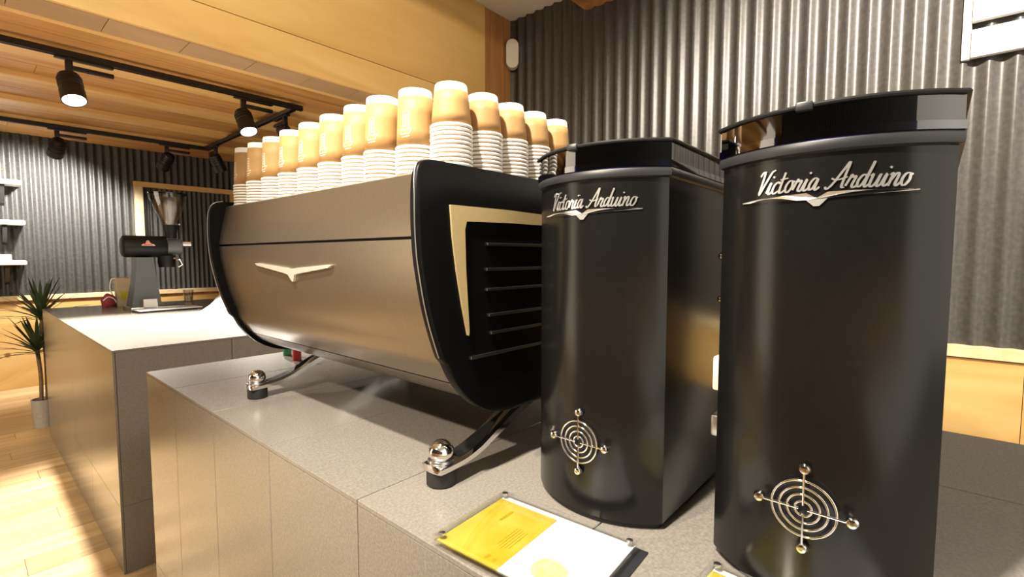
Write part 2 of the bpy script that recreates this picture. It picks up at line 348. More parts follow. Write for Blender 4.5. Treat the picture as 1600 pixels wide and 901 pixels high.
# ------------------------------------------------------------------ counters clad in porcelain tiles
def counter(name, label, x0, x1, y0, y1, ysplit, xsplit):
    t = thing(name, label, 'counter', ((x0 + x1) / 2, (y0 + y1) / 2, ZF))
    bm = B(); box(bm, x0 + 0.008, x1 - 0.008, y0 + 0.008, y1 - 0.008, ZF, -0.008); obj('core', bm, 'grout', t)
    g = 0.0009
    for ya, yb in zip(ysplit, ysplit[1:]):
        for xa, xb in zip(xsplit, xsplit[1:]):
            bm = B(); box(bm, xa + (g if xa > x0 else 0), xb - (g if xb < x1 else 0), ya + (g if ya > y0 else 0), yb - (g if yb < y1 else 0), -0.0079, 0, 0.0008, seg=1); obj('top_tile', bm, 'tile', t)
        for za, zb in ((ZF, -0.618), (-0.618, -0.0085)):
            bm = B(); box(bm, x0 + 0.0003, x0 + 0.0079, ya + g, yb - g, za + 0.001, zb, 0.0006, seg=1); obj('front_tile', bm, 'tile', t)
    for xa, xb in zip(xsplit, xsplit[1:]):
        for za, zb in ((ZF, -0.618), (-0.618, -0.0085)):
            xa_ = xa + 0.0085 if xa == x0 else xa
            for yy in (y0 + 0.0003, y1 - 0.0079):
                bm = B(); box(bm, xa_ + g, xb - g, yy, yy + 0.0076, za + 0.001, zb, 0.0006, seg=1); obj('end_tile', bm, 'tile', t)
    return t
counter('service_counter', 'grey-brown tiled counter carrying the espresso machine and both grinders', 0.373, 1.326, -1.19, 1.837,
        [-1.19, -0.895, -0.59, -0.285, 0.02, 0.325, 0.63, 0.94, 1.245, 1.55, 1.837], [0.373, 1.0, 1.326])
counter('end_counter', 'grey-brown tiled counter farther back carrying the bulk coffee grinder', 0.373, 2.2, 2.345, 4.60,
        [2.345, 2.955, 3.4, 3.99, 4.60], [0.373, 0.79, 1.40, 2.2])

# ------------------------------------------------------------------ espresso machine
Y0, Y1 = 0.535, 1.377
em = thing('espresso_machine', 'wide bronze-grey espresso machine with black side panels and chrome legs', 'coffee machine', (0.72, 0.95, 0))
up = [(0.470, 0.4975), (0.446, 0.4965), (0.428, 0.489), (0.420, 0.470), (0.4175, 0.44), (0.4175, 0.40), (0.420, 0.36), (0.4255, 0.325), (0.433, 0.288), (0.444, 0.25), (0.458, 0.211)]
lo = [(0.479, 0.178), (0.495, 0.156), (0.517, 0.134), (0.544, 0.116), (0.578, 0.103), (0.62, 0.097)]
front = catmull(up, 4) + [(0.465, 0.203), (0.4675, 0.2005)] + catmull(lo, 4)
back = [(0.86, 0.097), (0.92, 0.105), (0.965, 0.135), (0.99, 0.18), (1.0, 0.25), (1.005, 0.36), (1.005, 0.45), (0.998, 0.485), (0.975, 0.4975)]
outline = front + catmull(back, 3)
def inset(poly, d):
    n = len(poly); out = []
    ar = sum(poly[i][0] * poly[(i + 1) % n][1] - poly[(i + 1) % n][0] * poly[i][1] for i in range(n))
    s = 1 if ar > 0 else -1
    for i in range(n):
        a = Vector(poly[i - 1]); b = Vector(poly[i]); c = Vector(poly[(i + 1) % n])
        n1 = Vector((-(b - a).y, (b - a).x)).normalized() * s; n2 = Vector((-(c - b).y, (c - b).x)).normalized() * s
        nn = (n1 + n2); nn = nn.normalized() if nn.length > 1e-6 else n1
        out.append(tuple(b + nn * d / max(0.6, nn.dot(n1))))
    return out
def sstep(a, b, x): t = max(0, min(1, (x - a) / (b - a))); return t * t * (3 - 2 * t)
def side_panel(yo, sgn, parent):
    """yo: outermost plane; sgn +1: the panel lies on the +Y side of it. Rows of constant height, leaning inwards near the top."""
    fr = sorted([(z, x) for x, z in front]); bk = sorted([(z, x) for x, z in catmull(back, 3)])
    def at(tab, z):
        for p, q in zip(tab, tab[1:]):
            if p[0] <= z <= q[0]: return p[1] + (q[1] - p[1]) * (z - p[0]) / max(1e-9, q[0] - p[0])
        return tab[0][1] if z < tab[0][0] else tab[-1][1]
    zs = [0.0972, 0.0985, 0.101, 0.104, 0.108, 0.113] + [0.12 + 0.008 * i for i in range(10)] + [0.1995, 0.2005, 0.203, 0.205, 0.21] + [0.22 + 0.01 * i for i in range(21)] + [0.43, 0.44, 0.45, 0.46, 0.468, 0.475, 0.481, 0.486, 0.490, 0.4930, 0.4952, 0.4966, 0.4973]
    bm = B(); rows = []
    for z in zs:
        x0, x1 = at(fr, z), at(bk, z)
        dz = 0.0095 * max(0, (z - 0.425) / 0.0725) ** 2.2 + 0.003 * max(0, 1 - (z - 0.0972) / 0.006) ** 2
        row = [(x0 + 0.001, 0.017)]
        for dx, dy in ((0, 0.004), (0.0008, 0.002), (0.0025, 0.0006), (0.006, 0.0)): row.append((x0 + dx, dz + dy))
        for i in range(1, 8): row.append((x0 + 0.006 + (x1 - x0 - 0.012) * i / 8, dz))
        for dx, dy in ((0.006, 0.0), (0.0025, 0.0006), (0.0008, 0.002), (0, 0.004)): row.append((x1 - dx, dz + dy))
        row.append((x1 - 0.001, 0.017))
        rows.append([Vector((x, yo + sgn * y_, z)) for x, y_ in row])
    loft(bm, rows)
    return obj('side_panel', bm, 'panel', parent, True, angle=32)
def edge_highlight(yo, s_, panel):  # thin steel tube added to draw the highlight along the front edge
    bm = B(); tube(bm, [(x - 0.0006, yo + s_ * (0.0055 + 0.0095 * max(0, (z - 0.425) / 0.0725) ** 2.2), z) for x, z in catmull(up, 4)[3:]], 0.0011, 6); obj('edge_highlight', bm, 'steel', panel, True, angle=80)
sp = side_panel(Y0, 1, em)
# champagne wing insert and ventilation slats, on both ends
def wing_and_slats(yo, s, panel):
    poly = [(0.475, 0.4345)] + [(0.60, 0.4355), (0.75, 0.433), (0.90, 0.424)] + [(0.90, 0.416), (0.75, 0.415), (0.60, 0.4145), (0.507, 0.412)] + \
           [(0.5035, 0.40), (0.505, 0.34), (0.5115, 0.245), (0.5105, 0.2385), (0.508, 0.2395)] + [(0.497, 0.285), (0.486, 0.34), (0.4785, 0.39)]
    bm = B(); extrude_poly(bm, poly, lambda p: (p[0], yo + s * 0.004, p[1]), lambda p: (p[0], yo - s * 0.0035, p[1]))
    w = obj('wing_insert', bm, 'gold', panel); w['label'] = 'champagne gold angled wing insert'
    for xs, z in ((0.550, 0.379), (0.548, 0.339), (0.548, 0.307), (0.553, 0.266), (0.558, 0.237), (0.513, 0.203)):
        bm = B(); box(bm, xs, 0.91, yo - s * 0.005 if s > 0 else yo - 0.001, yo + 0.001 if s > 0 else yo + 0.005, z - 0.0024, z + 0.0024, 0.001); obj('slat', bm, 'slat', panel)
wing_and_slats(Y0, 1, sp); edge_highlight(Y0, 1, sp)
sp2 = side_panel(Y1, -1, em); wing_and_slats(Y1, -1, sp2); edge_highlight(Y1, -1, sp2)
# bronze front skin between the side panels: an upper hood and a lower belly, split by a groove
def fx(z):
    """front skin X at a height z"""
    pts = [(q[1], q[0] + 0.020) for q in front]
    pts.sort()
    for a, b in zip(pts, pts[1:]):
        if a[0] <= z <= b[0]: return a[1] + (b[1] - a[1]) * (z - a[0]) / max(1e-9, b[0] - a[0])
    return pts[-1][1]
def skin(name, prof, mat, parent, ya=Y0 + 0.0174, yb=Y1 - 0.0174):
    bm = B(); loft(bm, [[Vector((x, ya, z)) for x, z in prof], [Vector((x, yb, z)) for x, z in prof]]); return obj(name, bm, mat, parent, True, angle=30)
hood = [(0.452, 0.3895)] + [((fx(z) if z < 0.46 else 0.4385) + 0.19 * (z - 0.389), z) for z in (0.389, 0.40, 0.42, 0.44, 0.46, 0.475, 0.483)] + [(0.4615, 0.4865), (0.98, 0.4865), (0.99, 0.475), (0.99, 0.3895)]
skin('hood', hood, 'bronze', em)
belly = [(fx(z), z) for z in (0.3845, 0.36, 0.34, 0.32, 0.30, 0.28, 0.26, 0.24, 0.22)] + [(0.4775, 0.20), (0.4895, 0.18), (0.504, 0.1605)]
low = [(0.5065, 0.158), (0.527, 0.139), (0.553, 0.123), (0.588, 0.111), (0.62, 0.106)]
skin('belly', belly + [(0.52, 0.1605), (0.52, 0.3845)], 'bronze', em)
skin('lower_skin', low + [(0.86, 0.106), (0.95, 0.135), (0.98, 0.2), (0.98, 0.158)], 'bronze', em)
skin('core', [(0.456, 0.391), (0.456, 0.383), (0.512, 0.1595), (0.97, 0.1595), (0.985, 0.3893)], 'black', em, Y0 + 0.018, Y1 - 0.018)
# winged emblem on the belly
def emb(y, z, off): y = 0.95 + (y - 0.95) * 1.02 + 0.022; z = 0.36 + (z - 0.36) * 1.02; return (fx(z) - off, y, z)
poly = [(1.116, 0.3445), (1.105, 0.3395), (0.985, 0.3265), (0.966, 0.3235), (0.9535, 0.3100), (0.9475, 0.3100), (0.938, 0.3235), (0.92, 0.3265), (0.80, 0.3395), (0.787, 0.3445), (0.80, 0.3450), (0.925, 0.3372), (0.9475, 0.3345), (0.9535, 0.3345), (0.976, 0.3372), (1.10, 0.3450)]
bm = B(); extrude_poly(bm, poly, lambda p: emb(p[0], p[1], -0.001), lambda p: emb(p[0], p[1], 0.005)); o = obj('emblem', bm, 'emblem', em); o['label'] = 'pale polished winged emblem'
# legs
def leg(fx_, fy, sx, parent):
    L0 = Vector((fx_, fy, 0))
    bm = B(); path = [(-0.024, 0.031, 0.0225), (-0.012, 0.031, 0.0235), (0.012, 0.032, 0.0235), (0.04, 0.034, 0.022), (0.075, 0.042, 0.020), (0.11, 0.056, 0.018), (0.15, 0.074, 0.018), (0.19, 0.090, 0.019), (0.23, 0.104, 0.020)]
    path = catmull(path, 4); rings = []
    for i, (dx, z, hw) in enumerate(path):
        th = 0.0055 + 0.004 * min(1, max(0, (dx - 0.04) / 0.1))
        if i == 0: hw *= 0.45
        if i == 1: hw *= 0.8
        sec = [(-hw, -th), (-hw, th * 0.4), (-hw * 0.72, th), (hw * 0.72, th), (hw, th * 0.4), (hw, -th)]
        rings.append([L0 + Vector((sx * dx, u, z + w)) for u, w in sec])
    loft(bm, rings); lg = obj('leg', bm, 'chrome', parent, True, angle=30)
    bm = B(); lathe(bm, [(0.021, 0.0), (0.0235, 0.002), (0.0235, 0.023), (0.0225, 0.0255)], L0, 36); obj('rubber_foot', bm, 'rubber', lg, True)
    bm = B(); lathe(bm, [(0.0205, 0.036), (0.0215, 0.0385), (0.0205, 0.041)], L0, 36); obj('foot_ring', bm, 'steel', lg, True)
    bm = B(); prof = [(0.0002 if i in (0, 12) else 0.0208 * math.sin(PI * (1 - i / 12)), 0.052 + 0.0185 * math.cos(PI * (1 - i / 12))) for i in range(13)]
    lathe(bm, prof, L0, 32); obj('dome_cap', bm, 'chrome', lg, True, angle=80)
    poly = [(0.034, 0.0125), (0.034, -0.0125), (0.12, -0.0085), (0.16, 0.0), (0.12, 0.0085)]
    bm = B()
    for a in ((0,),):
        zz = lambda dx: next((p[1] + (q[1] - p[1]) * (dx - p[0]) / (q[0] - p[0]) for p, q in zip(path, path[1:]) if p[0] <= dx <= q[0]), 0.1)
        th = lambda dx: 0.0055 + 0.004 * min(1, max(0, (dx - 0.04) / 0.1))
        xs = [0.026 + 0.008 * i for i in range(17)]
        hwf = lambda dx: 0.0145 * (1 - sstep(0.07, 0.156, dx) * 0.98)
        loft(bm, [[L0 + Vector((sx * dx, -hwf(dx), zz(dx) + th(dx) - 0.002)), L0 + Vector((sx * dx, hwf(dx), zz(dx) + th(dx) - 0.002)), L0 + Vector((sx * dx, hwf(dx), zz(dx) + th(dx) + 0.0012)), L0 + Vector((sx * dx, -hwf(dx), zz(dx) + th(dx) + 0.0012))] for dx in xs])
    obj('leg_reflection', bm, 'black', lg)  # black strip painting in the dark reflection on the chrome leg
    return lg
for fy in (0.576, 1.29):
    leg(0.490, fy, 1, em); leg(0.930, fy, -1, em)

# ------------------------------------------------------------------ paper cups in upside-down nested stacks on the machine
PITCH, ZT = 0.00665, 0.4868
class Cup:
    """one cup size, stored upside down: rim at z = 0, base at z = h"""
    def __init__(c, h, rt):
        c.h = h; c.rt = rt; k = lambda z: 0.0318 + (rt - 0.0318) * (z - 0.0036) / (h - 0.0051); c.k = k; n = 28
        bm = B()
        lathe(bm, [(0.0312, 0.0), (0.0335, 0.0003), (0.0343, 0.0022), (0.0337, 0.0044), (0.0317, 0.0048), (rt, h - 0.0015), (rt - 0.001, h), (rt - 0.003, h), (rt - 0.0034, h - 0.004), (0.0002, h - 0.004)], (0, 0, 0), n, cap0=False, cap1=True)
        lathe(bm, [(0.0312, 0.0), (0.0303, 0.004), (rt - 0.0012, h - 0.006), (0.0002, h - 0.006)], (0, 0, 0), n, cap0=False, cap1=True)
        bmesh.ops.remove_doubles(bm, verts=bm.verts[:], dist=1e-5)
        c.body = c.mesh('paper_cup', bm, 'paperw', True)
        bm = B(); zs = [0.0050, h * 0.3, h * 0.6, h - 0.0125]
        lathe(bm, [(k(zs[0]) - 0.0004, zs[0])] + [(k(z) + 0.0005, z) for z in zs] + [(k(zs[-1]) - 0.0004, zs[-1])], (0, 0, 0), n, cap0=False, cap1=False)
        c.sleeve = c.mesh('sleeve', bm, 'kraft', True)
        bm = B(); lathe(bm, [(k(0.0050) - 0.0004, 0.0050), (k(0.0050) + 0.0005, 0.0050), (k(0.0115) + 0.0004, 0.0115), (k(0.0115) - 0.0005, 0.0115)], (0, 0, 0), n, cap0=False, cap1=False)
        c.band = c.mesh('kraft_band', bm, 'kraft', True)
        # printed logo: a pot-shaped outline with a flared foot and rules of lettering
        bm = B(); q = h / 0.0685
        def stroke(pts, w):
            pts = [Vector((p[0] * 1.15, p[1] * q)) for p in pts]
            for a, b in zip(pts, pts[1:]):
                d = (b - a).normalized(); nr = Vector((-d.y, d.x)) * w / 2; a2 = a - d * w * 0.4; b2 = b + d * w * 0.4; m = (a2 + b2) / 2
                ring = []
                for p in (a2 - nr, m - nr, b2 - nr, b2 + nr, m + nr, a2 + nr):
                    r_ = k(p.y) + 0.0009; th = p.x / r_; ring.append(bm.verts.new((r_ * math.cos(th), r_ * math.sin(th), p.y)))
                bm.faces.new((ring[0], ring[1], ring[4], ring[5])); bm.faces.new((ring[1], ring[2], ring[3], ring[4]))
        stroke([(-0.0048, 0.020), (-0.0040, 0.041), (0.0040, 0.042), (0.0050, 0.021)], 0.0012)
        stroke([(-0.0085, 0.0205), (-0.0075, 0.0155), (0.0065, 0.0165), (0.0095, 0.0215), (-0.0085, 0.0205)], 0.0012)
        for z, a, b in ((0.037, -0.002, 0.002), (0.033, -0.0028, 0.0026), (0.0285, -0.001, 0.003), (0.0245, -0.003, 0.003)): stroke([(a, z), (b, z + 0.0004)], 0.0013)
        stroke([(0.0005, 0.0245), (0.0005, 0.037)], 0.0010); stroke([(-0.0055, 0.0125), (0.0060, 0.0132)], 0.0011)
        c.logo = c.mesh('logo', bm, 'print', False)
    def mesh(c, name, bm, mat, smooth):
        for f in bm.faces: f.smooth = smooth
        me = bpy.data.meshes.new(name); bmesh.ops.recalc_face_normals(bm, faces=bm.faces[:]); bm.to_mesh(me); bm.free(); me.materials.append(M[mat]); return me
SHORT, TALL = Cup(0.0685, 0.0256), Cup(0.0960, 0.0275)
def link(name, me, parent=None, loc=(0, 0, 0), rz=0):
    o = bpy.data.objects.new(name, me); COL.objects.link(o); o.location = loc; o.rotation_euler = (0, 0, rz)
    if parent: o.parent = parent
    return o
ordn = ['first', 'second', 'third', 'fourth', 'fifth', 'sixth', 'seventh', 'eighth', 'ninth', 'tenth', 'eleventh', 'twelfth']
stacks = [(0.5290, 0.589, 12, SHORT, 'in the near corner stack', math.radians(110))]
for i, yy in enumerate([0.659, 0.7315, 0.8055, 0.893, 0.981, 1.069, 1.157, 1.243, 1.326]):
    xx = 0.5290 - 0.0295 * min(1, (yy - 0.589) / 0.13)
    stacks.append((xx, yy, 8, TALL, 'in the front row, %s stack left of the corner' % ordn[i], math.radians(200 - i * 2.6)))
for i, xx in enumerate((0.600, 0.669, 0.737, 0.805)):
    stacks.append((xx, 0.589, 12, SHORT, 'in the side row, %s stack right of the corner' % ordn[i], math.radians(158 - 3 * i)))
for k, (xx, yy, n, cup, where, rz) in enumerate(stacks):
    for j in range(n):
        jx, jy = random.uniform(-0.0004, 0.0004), random.uniform(-0.0004, 0.0004)
        c = link('paper_cup', cup.body, None, (xx + jx, yy + jy, ZT + j * PITCH), rz)
        if j == n - 1:
            tag(c, ('tall' if cup is TALL else 'short') + ' topmost upturned paper cup ' + where, 'paper cup', 'paper cups stacked on the machine')
            link('sleeve', cup.sleeve, c)['label'] = 'brown kraft band'
            link('logo', cup.logo, c)['label'] = 'white printed outline logo'
        else:
            tag(c, '%s cup from top ' % ordn[n - 1 - j] + where, 'paper cup', 'paper cups stacked on the machine')
            link('kraft_band', cup.band, c)

# ------------------------------------------------------------------ on-demand coffee grinders with winged script badge
R_, XA = 0.140, 0.549
def letters():
    """script strokes: x-height 0.5, cap height 1, before slanting"""
    i_ = lambda: ([[(0, 0.05), (0.10, 0.48), (0.08, 0.12), (0.14, 0.0), (0.26, 0.10)], [(0.14, 0.68), (0.17, 0.74)]], 0.24)
    r_ = lambda: ([[(0, 0.08), (0.10, 0.50), (0.14, 0.40), (0.26, 0.44), (0.22, 0.10), (0.30, 0.0), (0.40, 0.10)]], 0.36)
    o_ = lambda: ([[(0.26, 0.46), (0.12, 0.46), (0.03, 0.25), (0.08, 0.04), (0.20, 0.02), (0.30, 0.22), (0.27, 0.44), (0.36, 0.40)]], 0.36)
    a_ = lambda: ([[(0.28, 0.44), (0.14, 0.48), (0.03, 0.26), (0.08, 0.03), (0.20, 0.10), (0.29, 0.46), (0.27, 0.10), (0.33, 0.0), (0.44, 0.12)]], 0.42)
    return {
        'V': ([[(0.0, 0.80), (0.10, 0.97), (0.19, 0.92), (0.18, 0.45), (0.17, 0.0), (0.38, 0.55), (0.52, 0.92), (0.66, 1.0)]], 0.52),
        'i': i_(), 'r': r_(), 'o': o_(), 'a': a_(),
        'c': ([[(0.28, 0.40), (0.20, 0.48), (0.06, 0.36), (0.03, 0.12), (0.13, 0.0), (0.30, 0.10)]], 0.29),
        't': ([[(0.10, 0.85), (0.06, 0.15), (0.13, 0.0), (0.28, 0.10)], [(-0.04, 0.56), (0.28, 0.60)]], 0.27),
        'A': ([[(-0.12, 0.10), (-0.04, 0.0), (0.12, 0.20), (0.34, 0.75), (0.46, 1.02), (0.46, 0.5), (0.47, 0.06), (0.58, 0.04)], [(0.0, 0.42), (0.22, 0.34), (0.56, 0.44)]], 0.60),
        'd': ([[(0.28, 0.42), (0.14, 0.48), (0.03, 0.26), (0.08, 0.03), (0.20, 0.10), (0.30, 0.50), (0.36, 0.98), (0.29, 0.20), (0.33, 0.0), (0.44, 0.10)]], 0.42),
        'u': ([[(0.0, 0.40), (0.06, 0.48), (0.05, 0.10), (0.14, 0.0), (0.26, 0.16), (0.32, 0.48), (0.29, 0.10), (0.35, 0.0), (0.45, 0.10)]], 0.43),
        'n': ([[(0.0, 0.40), (0.07, 0.48), (0.04, 0.0)], [(0.05, 0.18), (0.18, 0.46), (0.28, 0.44), (0.26, 0.10), (0.32, 0.0), (0.43, 0.12)]], 0.42)}
GL = letters()
def badge_strokes():
    out = []; x = 0.0
    for ch in 'Victoria Arduino':
        if ch == ' ': x += 0.36; continue
        st, adv = GL[ch]
        for s in st: out.append([(x + px + 0.32 * py, py) for px, py in s])
        x += adv
    return out, x + 0.1
def grinder(label, yc, side_bits):
    g = thing('coffee_grinder', label, 'coffee grinder', (0.76, yc, 0), 'slim black grinders on the service counter')
    th_max = math.asin(0.1005 / R_)
    def plan(off, nA=28):
        pts = []
        for i in range(nA + 1):
            t = -th_max + 2 * th_max * i / nA
            pts.append((XA + R_ - (R_ + off) * math.cos(t), yc - (R_ + off) * math.sin(t)))
        xe = pts[-1][0]; w = 0.1005 + off
        pts[0] = (pts[0][0], yc + w); pts[-1] = (pts[-1][0], yc - w)
        xb = 0.945 + off
        pts += [(xe + 0.006, yc - w), (xb - 0.02, yc - w), (xb - 0.006, yc - w + 0.006), (xb, yc - w + 0.02), (xb, yc + w - 0.02), (xb - 0.006, yc + w - 0.006), (xb - 0.02, yc + w), (xe + 0.006, yc + w)]
        return pts
    def prism(name, levels, mat, parent, hollow=None, cap0=True, cap1=True):
        bm = B(); loft(bm, [[Vector((x, y, z)) for x, y in plan(off)] for off, z in levels], True, cap0, cap1)
        return obj(name, bm, mat, parent, True, angle=28)
    prism('base', [(-0.006, 0.0), (-0.006, 0.008)], 'rubber', g)
    body = prism('body', [(-0.003, 0.0075), (-0.0005, 0.0085), (0, 0.011), (0, 0.4585)], 'gbody', g)
    prism('collar', [(0.0, 0.4586), (0.0035, 0.4605), (0.0042, 0.463), (0.0042, 0.469), (0.003, 0.4715)], 'gcollar', g)
    # smoked hopper: hollow wall with a blue-tinted lower rim
    def ringwall(name, z0, z1, o0, o1, mat, parent):
        bm = B(); loft(bm, [[Vector((x, y, z)) for x, y in plan(o)] for o, z in ((o0, z0), (o0, z1), (o1, z1), (o1, z0), (o0, z0))], True, False, False)
        bmesh.ops.remove_doubles(bm, verts=bm.verts[:], dist=1e-6); return obj(name, bm, mat, parent, True, angle=28)
    hp = ringwall('hopper', 0.4795, 0.5015, 0.003, 0.0, 'smoke', g)
    ringwall('tinted_rim', 0.4717, 0.4793, 0.0046, -0.001, 'blueac', hp)
    prism('hopper_floor', [(-0.006, 0.4717), (-0.006, 0.4745)], 'black', hp)
    lid = prism('lid', [(0.003, 0.5017), (0.0062, 0.5022), (0.0066, 0.5040), (0.005, 0.5062), (0.0, 0.5070)], 'black', g)
    def P(s, z, off):
        t = s / R_; return (XA + R_ - (R_ + off) * math.cos(t), yc - (R_ + off) * math.sin(t), z)
    bm = B(); m = Matrix.Translation(P(-0.012, 0.5025, 0.0068)) @ Matrix.Rotation(0.095, 4, 'Z'); box(bm, -0.003, 0.006, -0.0075, 0.0075, -0.0035, 0.0052, 0.0018, m); obj('lid_clip', bm, 'gcollar', lid, True)
    # script lettering and winged rule
    st, wtot = badge_strokes(); sc = 0.131 / wtot; hsc = 0.0235
    bm = B()
    for s in st:
        c = [Vector(p) for p in catmull(s, 5)] if len(s) > 2 else [Vector(p) for p in s]
        L_, R2 = [], []
        for i, p in enumerate(c):
            d = (c[min(i + 1, len(c) - 1)] - c[max(i - 1, 0)]); dd = Vector((d.x * sc, d.y * hsc)).normalized(); nn = Vector((-dd.y, dd.x))
            wv = 0.00050 + 0.00055 * abs(dd.y)
            q = Vector((-0.0585 + p.x * sc, 0.4235 + p.y * hsc * 1.0))
            L_.append(q + nn * wv); R2.append(q - nn * wv)
        rings = [[P(a.x, a.y, 0.0002), P(a.x, a.y, 0.0017), P(b.x, b.y, 0.0017), P(b.x, b.y, 0.0002)] for a, b in zip(L_, R2)]
        loft(bm, [[Vector(p) for p in r] for r in rings])
    o = obj('script_lettering', bm, 'badge', body); o['label'] = 'chrome script reading Victoria Arduino'
    top = [(-0.075, 0.4172), (-0.055, 0.4192), (-0.03, 0.4203), (-0.009, 0.4212), (0.0, 0.4158), (0.009, 0.4212), (0.03, 0.4212), (0.055, 0.4207), (0.079, 0.4202)]
    bot = [(0.079, 0.4192), (0.055, 0.4180), (0.03, 0.4165), (0.009, 0.4152), (0.0025, 0.4082), (-0.0025, 0.4082), (-0.009, 0.4145), (-0.03, 0.4150), (-0.055, 0.4157), (-0.075, 0.4164)]
    bm = B(); extrude_poly(bm, top + bot, lambda p: P(p[0], p[1], 0.0002), lambda p: P(p[0], p[1], 0.0018)); o = obj('winged_rule', bm, 'badge', body); o['label'] = 'chrome winged line with a central V'
    # fan guard: four rings, four spokes, four screws in front of a dark opening
    zc = 0.108; xg = XA - 0.0045
    bm = B(); lathe(bm, [(0.027, 0.0), (0.027, 0.0035)], (XA - 0.0006, yc, zc), 40, aim((1, 0, 0))); obj('fan_opening', bm, 'dark', body, True)
    fg_bm = B()
    fg = None
    for r in (0.0075, 0.0145, 0.0215, 0.0285):
        bm = B(); tube(bm, [(xg, yc + r * math.cos(2 * PI * i / 40), zc + r * math.sin(2 * PI * i / 40)) for i in range(40)], 0.0013, 8, True)
        if fg is None: fg_bm.free(); fg = obj('fan_guard', bm, 'chrome', g, True, angle=80)
        else: obj('ring', bm, 'chrome', fg, True, angle=80)
    for a in range(4):
        dy, dz = ((0, 1), (1, 0), (0, -1), (-1, 0))[a]
        bm = B(); tube(bm, [(xg - 0.0012, yc + dy * 0.004, zc + dz * 0.004), (xg - 0.0012, yc + dy * 0.038, zc + dz * 0.038)], 0.0012, 8); obj('spoke', bm, 'chrome', fg, True)
        xs = XA + R_ - math.sqrt(R_ ** 2 - (dy * 0.0405) ** 2)
        bm = B(); lathe(bm, [(0.0022, 0.0), (0.0022, xs - xg + 0.001), ], (xg, yc + dy * 0.0405, zc + dz * 0.0405), 16, aim((1, 0, 0)))
        lathe(bm, [(0.0056, 0.0016), (0.0056, -0.0008), (0.0042, -0.0032), (0.0020, -0.0038), (0.0017, -0.0026)], (xg, yc + dy * 0.0405, zc + dz * 0.0405), 20, aim((1, 0, 0))); obj('screw', bm, 'chrome', fg, True)
    if side_bits:
        for z in (0.360, 0.304):
            bm = B(); lathe(bm, [(0.003, 0.0), (0.003, 0.014), (0.006, 0.015), (0.0055, 0.020), (0.003, 0.0225)], (0.652, yc + 0.1003, z), 20, aim((0, 1, 0))); obj('side_knob', bm, 'chrome', body, True)
        bm = B(); box(bm, 0.632, 0.662, yc + 0.1006, yc + 0.121, 0.188, 0.232, 0.003); obj('lever_grip', bm, 'cream', body, True)
        bm = B(); box(bm, 0.632, 0.662, yc + 0.1006, yc + 0.122, 0.128, 0.156, 0.003); obj('fork_bracket', bm, 'steel', body, True)
    return g
grinder('slim black coffee grinder standing between the espresso machine and the other grinder', 0.3545, False)
grinder('slim black coffee grinder nearest the camera, filling the right of the picture', 0.0880, True)
# ------------------------------------------------------------------ acrylic display blocks with printed cards
def card_block(label, origin, ang, wx, wy, detailed):
    """local x across (towards the wall), local y along the counter; origin = corner at -x, -y"""
    m = Matrix.Translation(origin) @ Matrix.Rotation(ang, 4, 'Z')
    t = thing('display_card', label, 'card holder', m @ Vector((wx / 2, wy / 2, 0)))
    bm = B(); box(bm, 0, wx, 0, wy, 0.0, 0.0058, 0.0006, m); obj('lower_plate', bm, 'clear', t)
    bm = B(); box(bm, 0, wx, 0, wy, 0.0078, 0.0138, 0.0006, m); obj('upper_plate', bm, 'clear', t)
    ym = wy * 0.52
    bm = B(); box(bm, 0.003, wx - 0.003, 0.003, ym, 0.0060, 0.0074, 0, m); w = obj('white_card', bm, 'card_w', t)
    bm = B(); box(bm, 0.003, wx - 0.012, ym + 0.0002, wy - 0.004, 0.0060, 0.0074, 0, m); yl = obj('yellow_card', bm, 'card_y', t)
    bm = B(); box(bm, wx - 0.0118, wx - 0.003, ym + 0.0002, wy - 0.004, 0.0060, 0.0074, 0, m); obj('white_border', bm, 'card_w', t)
    for cx, cy in ((0.008, 0.008), (0.008, wy - 0.008), (wx - 0.008, 0.008), (wx - 0.008, wy - 0.008)):
        bm = B(); lathe(bm, [(0.0042, 0.0), (0.0042, 0.0016), (0.003, 0.0022)], m @ Vector((cx, cy, 0.0138)), 16); obj('corner_magnet', bm, 'steel', t, True)
    if detailed:
        for i, (x0, x1, yy) in enumerate([(0.085, 0.112, 0.80), (0.04, 0.085, 0.66), (0.038, 0.085, 0.64), (0.036, 0.084, 0.62), (0.04, 0.08, 0.60), (0.042, 0.082, 0.58), (0.012, 0.020, 0.62), (0.012, 0.018, 0.57)]):
            bm = B(); box(bm, x0, x1, yy * wy, yy * wy + (0.0045 if i in (0, 6, 7) else 0.0014), 0.00742, 0.00752, 0, m); obj('print_line', bm, 'card_yd', yl)
        bm = B(); pts = [(0.012 + 0.0185 * math.cos(a) * (1 + 0.12 * math.sin(3 * a)), 0.0235 * math.sin(a) * (1 + 0.1 * math.cos(2 * a))) for a in [2 * PI * i / 24 for i in range(24)]]
        extrude_poly(bm, [(p[0] + 0.026, p[1] + wy * 0.29) for p in pts], lambda p: m @ Vector((p[0], p[1], 0.00742)), lambda p: m @ Vector((p[0], p[1], 0.00752))); obj('fruit_picture', bm, 'card_f', w)
    return t
card_block('clear acrylic block with a yellow and white printed card, in front of the middle grinder', (0.3845, 0.2465, 0.0022), math.radians(3.6), 0.143, 0.208, True)
bm = B(); m = Matrix.Translation((0.3845, 0.2365, 0)) @ Matrix.Rotation(math.radians(3.6), 4, 'Z'); box(bm, 0.006, 0.150, 0.0, 0.19, 0.0002, 0.0020, 0.0004, m)
tag(obj('card_tray', bm, 'gcollar'), 'thin dark plate lying under the yellow and white acrylic block', 'tray')
card_block('second acrylic card block, only its corner in the frame at the bottom', (0.4175, -0.023, 0.0), math.radians(-4.0), 0.122, 0.208, False)

